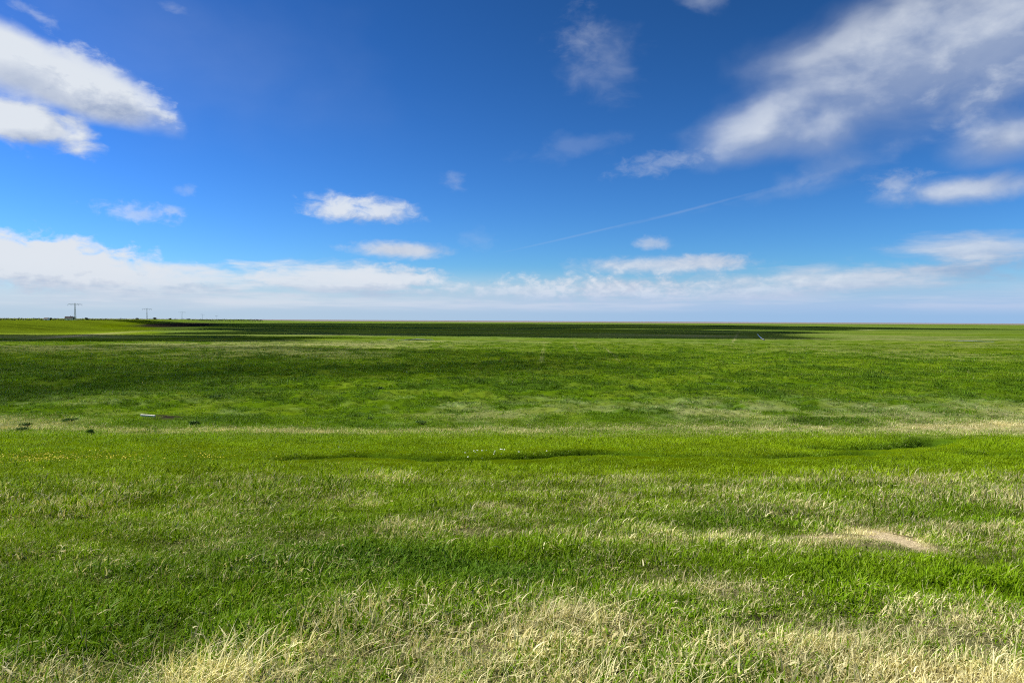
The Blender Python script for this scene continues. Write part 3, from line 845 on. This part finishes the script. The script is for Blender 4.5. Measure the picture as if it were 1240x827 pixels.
bush(105.5, 1010, 4.6, 5.4, 1, 'dark round bush just right of the tallest pylon')
bush(166, 1150, 3.6, 4.5, 2, 'small dark bush on the skyline left of the second pylon')
bush(187.5, 1150, 4.2, 6.0, 3, 'wide dark bush just right of the second pylon')
bush(89, 1035, 6.6, 6.0, 4, 'dark bush rising behind the white farmhouse roof')
bush(206, 1300, 3.2, 5.0, 5, 'low dark bush between the second and third pylons')
bush(228, 1400, 3.4, 7.0, 6, 'low wide bush just right of the third pylon')
bush(61, 1010, 4.6, 4.2, 7, 'dark bush beside the small white shed')

# hedgerow that reads as one dark line along the land side of the dyke
bm = bmesh.new(); g = random.Random(5)
for i in range(9000):
    px = g.uniform(-60, 318); D = 1120 + g.uniform(-3, 3) + (max(px, 0) / 318) * 500
    x = (px - 620) / F * D; z = hgt(x, D) if i % 40 == 0 else z0
    z0 = z
    hh = 2.3 + 0.5 * math.sin(px * 0.31) + 0.3 * math.sin(px * 0.83 + 1)
    p = Vector((x, D, z + g.random() ** 0.7 * max(hh, 0.8)))
    e = Euler((g.uniform(-1.2, 1.2), g.uniform(-1.2, 1.2), g.uniform(0, 6.28))).to_matrix(); s = g.uniform(0.8, 1.6)
    bm.faces.new([bm.verts.new(p + e @ Vector(w) * s) for w in ((-.5, 0, 0), (0, -.35, 0.06), (.5, 0, 0), (0, .35, 0.06))])
tag(bm_obj('hedgerow', bm, M_LEAF), 'thin dark hedgerow drawn along the skyline at far left', 'hedge', kind='stuff')

def house(px, D, L, Wd, eave, ridge, wall_m, rz, label, chim=True, wins=3):
    x, y, z = at(px, D)
    o = empty('farmhouse' if chim else 'shed', (x, y, z - 0.1), rz); tag(o, label, 'farmhouse' if chim else 'shed')
    l, w = L / 2, Wd / 2
    bm = bmesh.new(); box(bm, -l, l, -w, w, 0, eave)
    for sx in (-1, 1):
        a = [bm.verts.new((sx * l, -w, eave)), bm.verts.new((sx * l, w, eave)), bm.verts.new((sx * l, 0, ridge - 0.12))]
        bm.faces.new(a if sx > 0 else a[::-1])
    bm_obj('wall', bm, wall_m, o)
    bm = bmesh.new(); ov = 0.35; sl = (ridge - eave) / w
    for sy in (-1, 1):
        pts = [(-l - ov, sy * (w + ov), eave - ov * sl), (l + ov, sy * (w + ov), eave - ov * sl), (l + ov, 0, ridge), (-l - ov, 0, ridge)]
        v = [bm.verts.new(p) for p in pts] + [bm.verts.new((p[0], p[1], p[2] + 0.18)) for p in pts]
        for f in ((0, 1, 2, 3), (7, 6, 5, 4), (0, 4, 5, 1), (1, 5, 6, 2), (2, 6, 7, 3), (3, 7, 4, 0)): bm.faces.new([v[i] for i in f])
    rf = bm_obj('roof', bm, M_ROOF, o)
    if chim:
        bm = bmesh.new(); box(bm, l * 0.4, l * 0.4 + 0.7, -0.35, 0.35, ridge - 0.4, ridge + 0.9); bm_obj('chimney', bm, M_BRICK, rf)
    bm = bmesh.new(); box(bm, -0.5, 0.5, -w - 0.04, -w + 0.05, 0, 2.1); bm_obj('door', bm, M_DOOR, o)
    for i in range(wins):
        cx = -l + (i + 0.5) * L / wins
        if abs(cx) < 1.1: cx += 1.7
        bm = bmesh.new()
        for a in ((cx - .55, cx - .45, .9, 2.1), (cx + .45, cx + .55, .9, 2.1), (cx - .45, cx + .45, .9, 1.0), (cx - .45, cx + .45, 2.0, 2.1)):
            box(bm, a[0], a[1], -w - 0.05, -w + 0.03, a[2], a[3])
        f = bm_obj('window', bm, M_WHITEWALL, o)
        bm = bmesh.new(); box(bm, cx - .45, cx + .45, -w - 0.02, -w + 0.02, 1.0, 2.0); bm_obj('pane', bm, M_PANE, f)
    return o

house(83.5, 1015, 9.0, 6.5, 3.4, 6.2, M_WHITEWALL, 0.35, 'white walled farmhouse with dark roof at the foot of the tallest pylon')
house(56.5, 1000, 6.0, 4.0, 2.6, 4.3, M_WHITEWALL, -0.2, 'small white shed with dark roof, leftmost building on the skyline', False, 1)

def pylon_proto(name, label):
    o = empty(name, (0, 0, 0)); tag(o, label, 'pylon', 'power pylons receding along the far left skyline')
    H = 1.0                      # unit height, scaled per pylon
    bm = bmesh.new()
    b, tp = 0.042, 0.013
    n = 9
    def w(u): return b * (1 - u) ** 1.25 + tp
    for i in range(n):
        u0, u1 = i / n, (i + 1) / n
        a, c = w(u0), w(u1)
        for sx, sy in ((-1, -1), (1, -1), (1, 1), (-1, 1)):
            bar(bm, (sx * a, sy * a, u0), (sx * c, sy * c, u1), 0.009)
        for k in range(4):
            s0 = ((-1, -1), (1, -1), (1, 1), (-1, 1))[k]; s1 = ((-1, -1), (1, -1), (1, 1), (-1, 1))[(k + 1) % 4]
            bar(bm, (s0[0] * a, s0[1] * a, u0), (s1[0] * c, s1[1] * c, u1), 0.0045)
            bar(bm, (s1[0] * a, s1[1] * a, u0), (s0[0] * c, s0[1] * c, u1), 0.0045)
    bm_obj('mast', bm, M_STEEL, o)
    bm = bmesh.new(); z = 0.93; L = 0.36
    for sx in (-1, 1):
        for sy in (-1, 1):
            bar(bm, (0, sy * 0.02, z - 0.03), (sx * L, 0, z), 0.008); bar(bm, (0, sy * 0.02, z + 0.035), (sx * L, 0, z + 0.004), 0.007)
        for i in range(5):
            x0, x1 = sx * L * i / 5, sx * L * (i + 1) / 5
            bar(bm, (x0, 0, z - 0.03 * (1 - i / 5)), (x1, 0, z + 0.035 * (1 - (i + 1) / 5)), 0.006)
    bm_obj('crossarm', bm, M_STEEL, o)
    for xx in (-0.34, -0.19, 0.19, 0.34):
        bm = bmesh.new(); bmesh.ops.create_cone(bm, cap_ends=True, segments=6, radius1=0.009, radius2=0.009, depth=0.05, matrix=Matrix.Translation((xx, 0, z - 0.045)))
        bm_obj('insulator', bm, M_GLASSY, o)
    return o
PYL = pylon_proto('power_pylon', 'tallest and nearest steel pylon behind the white farmhouse')
for i, (px, top, D, lab) in enumerate(((91, 367, 1000, None), (178, 373.3, 1430, 'second tallest steel pylon, standing just left of the dark ploughed strip'),
                                       (220.5, 377.3, 2050, 'third pylon from the left, above the dark ploughed strip'),
                                       (245, 380.3, 3000, 'fourth pylon from the left, small and pale on the skyline'),
                                       (262, 382.2, 4100, 'fifth and smallest pylon, farthest right of the row'))):
    o = PYL if i == 0 else copy_tree(PYL)
    if lab: o['label'] = lab
    x, y, z = at(px, D)
    d = ray(px, top); ztop = EYE + d[2] / d[1] * D
    k = ztop - z
    o.location = (x, y, z); o.scale = (k, k, k); o.rotation_euler = (0, 0, R(22))

# ------------------------------------------------------------------ pools and channels on the marsh
M_WATER, t, out = new_mat('marsh water')
b = t.nodes.new('ShaderNodeBsdfPrincipled'); b.inputs['Base Color'].default_value = (0.22, 0.20, 0.15, 1)
b.inputs['Roughness'].default_value = 0.30; b.inputs['IOR'].default_value = 1.33
tc = t.nodes.new('ShaderNodeTexCoord'); bp = t.nodes.new('ShaderNodeBump'); bp.inputs['Strength'].default_value = 0.12; bp.inputs['Distance'].default_value = 0.02
put(t, bp.inputs['Height'], noise_node(t, tc.outputs['Object'], 2.5, 3.0)); t.links.new(bp.outputs[0], b.inputs['Normal']); t.links.new(b.outputs[0], out.inputs[0])

def pool(pts, lift=0.10, wob=0.25, seed=0):
    """a sheet of water whose outline is given by its long axis: (px, py, half width in m)"""
    P = [(*plain_hit(px, py), w) for px, py, w in pts]
    L, Rr = [], []
    zz = max(hgt(x, y) for x, y, _ in P) + lift
    g = random.Random(seed)
    fine = []
    for (a, b2) in zip(P[:-1], P[1:]):
        for k in range(6):
            u = k / 6; fine.append(tuple(a[i] + (b2[i] - a[i]) * u for i in range(3)))
    fine.append(P[-1])
    for i, (x, y, w) in enumerate(fine):
        j0, j1 = max(i - 1, 0), min(i + 1, len(fine) - 1)
        tx, ty = fine[j1][0] - fine[j0][0], fine[j1][1] - fine[j0][1]
        q = math.hypot(tx, ty) or 1; nx, ny = -ty / q, tx / q
        L.append((x + nx * w * (1 + g.uniform(-wob, wob)), y + ny * w * (1 + g.uniform(-wob, wob)), zz))
        Rr.append((x - nx * w * (1 + g.uniform(-wob, wob)), y - ny * w * (1 + g.uniform(-wob, wob)), zz))
    n = len(L)
    faces = [(i, n + i, n + i + 1, i + 1) for i in range(n - 1)]
    o = mesh_obj('pool', L + Rr, faces, M_WATER)
    if o.data.polygons[0].normal.z < 0: o.data.flip_normals()
    return tag(o, kind='structure')
pool([(494, 411.8, 0.6), (499, 411.9, 5.0), (504, 412.1, 5.0), (508, 412.2, 1.0)], 0.24, 0.4, 1)
pool([(512, 411.7, 0.5), (518, 411.9, 3.0), (524, 411.8, 0.6)], 0.24, 0.4, 2)
pool([(470, 412.2, 0.5), (474, 412.3, 2.5), (477, 412.3, 0.5)], 0.24, 0.4, 3)
pool([(1143, 413.2, 0.5), (1160, 413.6, 1.6), (1180, 414.2, 2.4), (1198, 414.8, 2.2), (1203, 415.0, 0.4)], 0.18, 0.5, 4)
pool([(917, 405.0, 0.12), (919.5, 408, 0.25), (922, 410.5, 0.4), (925, 412.5, 0.25)], 0.18, 0.4, 5)

# ------------------------------------------------------------------ driftwood, dark leafy plants, flowers
x, y, z = hit(179, 505.2)
bm = bmesh.new()
for i in range(6):
    u0, u1 = -0.5 + i / 6, -0.5 + (i + 1) / 6
    bar(bm, (u0, 0.02 * math.sin(5 * u0), 0.02 * u0), (u1 + 0.002, 0.02 * math.sin(5 * u1), 0.02 * u1), 0.12 - 0.03 * abs(u0), 0.12 - 0.03 * abs(u1))
bmesh.ops.bevel(bm, geom=bm.edges[:], offset=0.008, segments=1, affect='EDGES')
o = bm_obj('driftwood', bm, M_DRIFT); o.location = (x, y, z + 0.10); o.rotation_euler = (0.1, 0.06, -0.25)
tag(o, 'pale bleached driftwood plank lying on the bare mud patch at left', 'driftwood')

def shrub(px, py, h, w, seed, label):
    x, y, z = hit(px, py)
    o = empty('leafy_plant', (x, y, z - 0.02)); tag(o, label, 'plant', 'dark leafy plants standing out of the marsh')
    h *= 0.85; w *= 0.9
    bm = bmesh.new(); leaf_cloud(bm, 700, w / 2.4, w / 2.8, h * 0.40, h * 0.5, h * 0.17, seed, 0.2, 7)
    bm_obj('foliage', bm, M_SHRUB, o)
    bm = bmesh.new(); g = random.Random(seed)
    for _ in range(7):
        bar(bm, (g.uniform(-.05, .05), g.uniform(-.05, .05), 0), (g.uniform(-.35, .35) * w, g.uniform(-.3, .3) * w, h * g.uniform(.5, .9)), 0.014, 0.006)
    bm_obj('stem', bm, M_WOOD, o)
for a in ((84, 512, 0.42, 1.15, 11, 'broad dark leafy plant on the marsh at far left, left of the driftwood plank'),
          (33, 518, 0.36, 1.0, 12, 'dark leafy plant nearest the left edge of the marsh'),
          (26, 523.5, 0.32, 0.9, 13, 'low dark leafy plant at the foot of the slope near the left edge'),
          (237, 517, 0.48, 1.05, 14, 'bushy blue green plant right of the bare mud patch'),
          (108, 526.5, 0.34, 0.5, 15, 'small upright dark plant on the straw drift line at left'),
          (262, 484, 0.45, 1.6, 16, 'wide dark plant far out on the marsh above the driftwood'),
          (510, 514, 0.34, 1.0, 17, 'dark leafy plant just beyond the straw line left of the middle'),
          (449, 509, 0.26, 0.6, 18, 'small dark plant beyond the straw line, left of a larger one'),
          (674, 472, 0.50, 1.5, 19, 'dark plant on the edge of the long gully in the middle'),
          (461, 473, 0.45, 0.9, 20, 'small dark plant at the left part of the long gully'),
          (864, 466, 0.45, 2.2, 21, 'wide dark plant patch at the right end of the long gully')):
    shrub(*a)

def petal_mat(name, col):
    return simple_mat(name, col, 0.6, 0.12, 20.0)
M_YEL = petal_mat('yellow petals', (0.75, 0.60, 0.02)); M_WHT = petal_mat('white petals', (0.80, 0.80, 0.76)); M_STALK = simple_mat('flower stalk', (0.08, 0.15, 0.03))

def flower_bm(bm, c, h, r, g):
    top = Vector(c) + Vector((g.uniform(-.03, .03), g.uniform(-.03, .03), h))
    ph = g.random() * 6
    tilt = Euler((g.uniform(-.5, .9), g.uniform(-.5, .5), ph)).to_matrix()
    cv = bm.verts.new(top + Vector((0, 0, r * 0.25)))
    rim = [bm.verts.new(top + tilt @ Vector((math.cos(k * math.pi / 5) * r * (1 if k % 2 else .62), math.sin(k * math.pi / 5) * r * (1 if k % 2 else .62), 0.0))) for k in range(10)]
    low = bm.verts.new(top + Vector((0, 0, -r * 0.45)))
    for k in range(10):
        bm.faces.new((cv, rim[k], rim[(k + 1) % 10])); bm.faces.new((low, rim[(k + 1) % 10], rim[k]))

g = random.Random(31); bm = bmesh.new()
for _ in range(560):
    u = g.random()
    if u < 0.62: px, py = g.gauss(45, 32), g.gauss(558, 3.6)
    elif u < 0.8: px, py = g.gauss(145, 22), g.gauss(555, 3.5)
    elif u < 0.9: px, py = g.gauss(250, 14), g.gauss(556, 2.5)
    else: px, py = g.uniform(0, 420), g.uniform(545, 575)
    if px < -30: continue
    x, y, z = hit(px, py)
    flower_bm(bm, (x, y, z), g.uniform(0.09, 0.16), g.uniform(0.012, 0.021), g)
tag(bm_obj('yellow_flowers', bm, M_YEL), 'scatter of tiny yellow flowers in the turf at left', 'flowers', kind='stuff')

bm = bmesh.new(); flower_bm(bm, (0, 0, 0), 0.23, 0.024, random.Random(3)); WF = bm_obj('white_flower', bm, M_WHT)
tag(WF, 'tiny white flower head in the grass along the dark ditch', 'flower', 'white flowers dotted along the dark ditch')
g = random.Random(9)
spots = [411, 432, 535, 562, 567, 573, 579, 584, 590, 596, 601, 605, 609, 612, 628, 647, 663, 690, 575, 585, 598, 607]
for i, px in enumerate(spots):
    o = WF if i == 0 else WF.copy()
    if i: COL.objects.link(o)
    x, y, z = hit(px + g.uniform(-2, 2), 556.5 + g.uniform(-1.5, 3.5) - (3.5 if px > 640 else 0))
    o.location = (x, y, z + 0.02); o.rotation_euler = (0, 0, g.uniform(0, 6)); o.scale = (1, 1, g.uniform(0.8, 1.3))

# ------------------------------------------------------------------ drifting low clouds overhead that shade parts of the marsh
def cloud_mat(name, thin):
    m, t, out = new_mat(name)
    d = t.nodes.new('ShaderNodeBsdfDiffuse'); d.inputs[0].default_value = (0.85, 0.85, 0.86, 1)
    tl = t.nodes.new('ShaderNodeBsdfTranslucent'); tl.inputs[0].default_value = (0.8, 0.8, 0.82, 1)
    mx = t.nodes.new('ShaderNodeMixShader'); mx.inputs[0].default_value = 0.4
    t.links.new(d.outputs[0], mx.inputs[1]); t.links.new(tl.outputs[0], mx.inputs[2])
    tp = t.nodes.new('ShaderNodeBsdfTransparent'); m2 = t.nodes.new('ShaderNodeMixShader'); m2.inputs[0].default_value = thin
    t.links.new(mx.outputs[0], m2.inputs[1]); t.links.new(tp.outputs[0], m2.inputs[2]); t.links.new(m2.outputs[0], out.inputs[0])
    return m
M_CLOUD = cloud_mat('dense cloud', 0.38); M_VEIL = cloud_mat('thin cloud', 0.78)
def overhead_cloud(gx, gy, rx, ry, mat, seed, thick=38.0, alt=850.0):
    k = alt / SUNV[2]
    bm = bmesh.new(); bmesh.ops.create_icosphere(bm, subdivisions=5, radius=1.0)
    off = Vector((seed * 7.1, seed * 3.3, 0))
    for v in bm.verts:
        p = v.co.copy()
        n = mnoise.fractal(p * 1.6 + off, 1.0, 2.0, 5)
        q = p * (1 + 0.42 * n)
        v.co = (q.x * rx, q.y * ry, q.z * thick * (1.0 if q.z > 0 else 0.45))
    o = bm_obj('cloud', bm, mat, smooth=True)
    o.location = (gx + SUNV[0] * k, gy + SUNV[1] * k, SUNV[2] * k)
    return tag(o, kind='structure')
overhead_cloud(-12, 435, 168, 140, M_CLOUD, 1)
overhead_cloud(0, 980, 430, 400, M_CLOUD, 2, 60)
overhead_cloud(-160, 232, 90, 42, M_CLOUD, 3, 25)
overhead_cloud(-330, 560, 200, 270, M_VEIL, 6, 25)
overhead_cloud(-70, 112, 74, 52, M_VEIL, 4, 20)

scene.view_settings.view_transform = 'Standard'
scene.view_settings.look = 'None'
scene.view_settings.exposure = 0.7
scene.view_settings.gamma = 1.0
scene.render.engine = 'CYCLES'
scene.cycles.max_bounces = 6
scene.cycles.diffuse_bounces = 3
scene.cycles.transparent_max_bounces = 8
scene.cycles.use_denoising = False
scene.cycles.filter_width = 1.1
scene.cycles.use_adaptive_sampling = True
scene.cycles.adaptive_threshold = 0.02
scene.cycles.adaptive_min_samples = 12
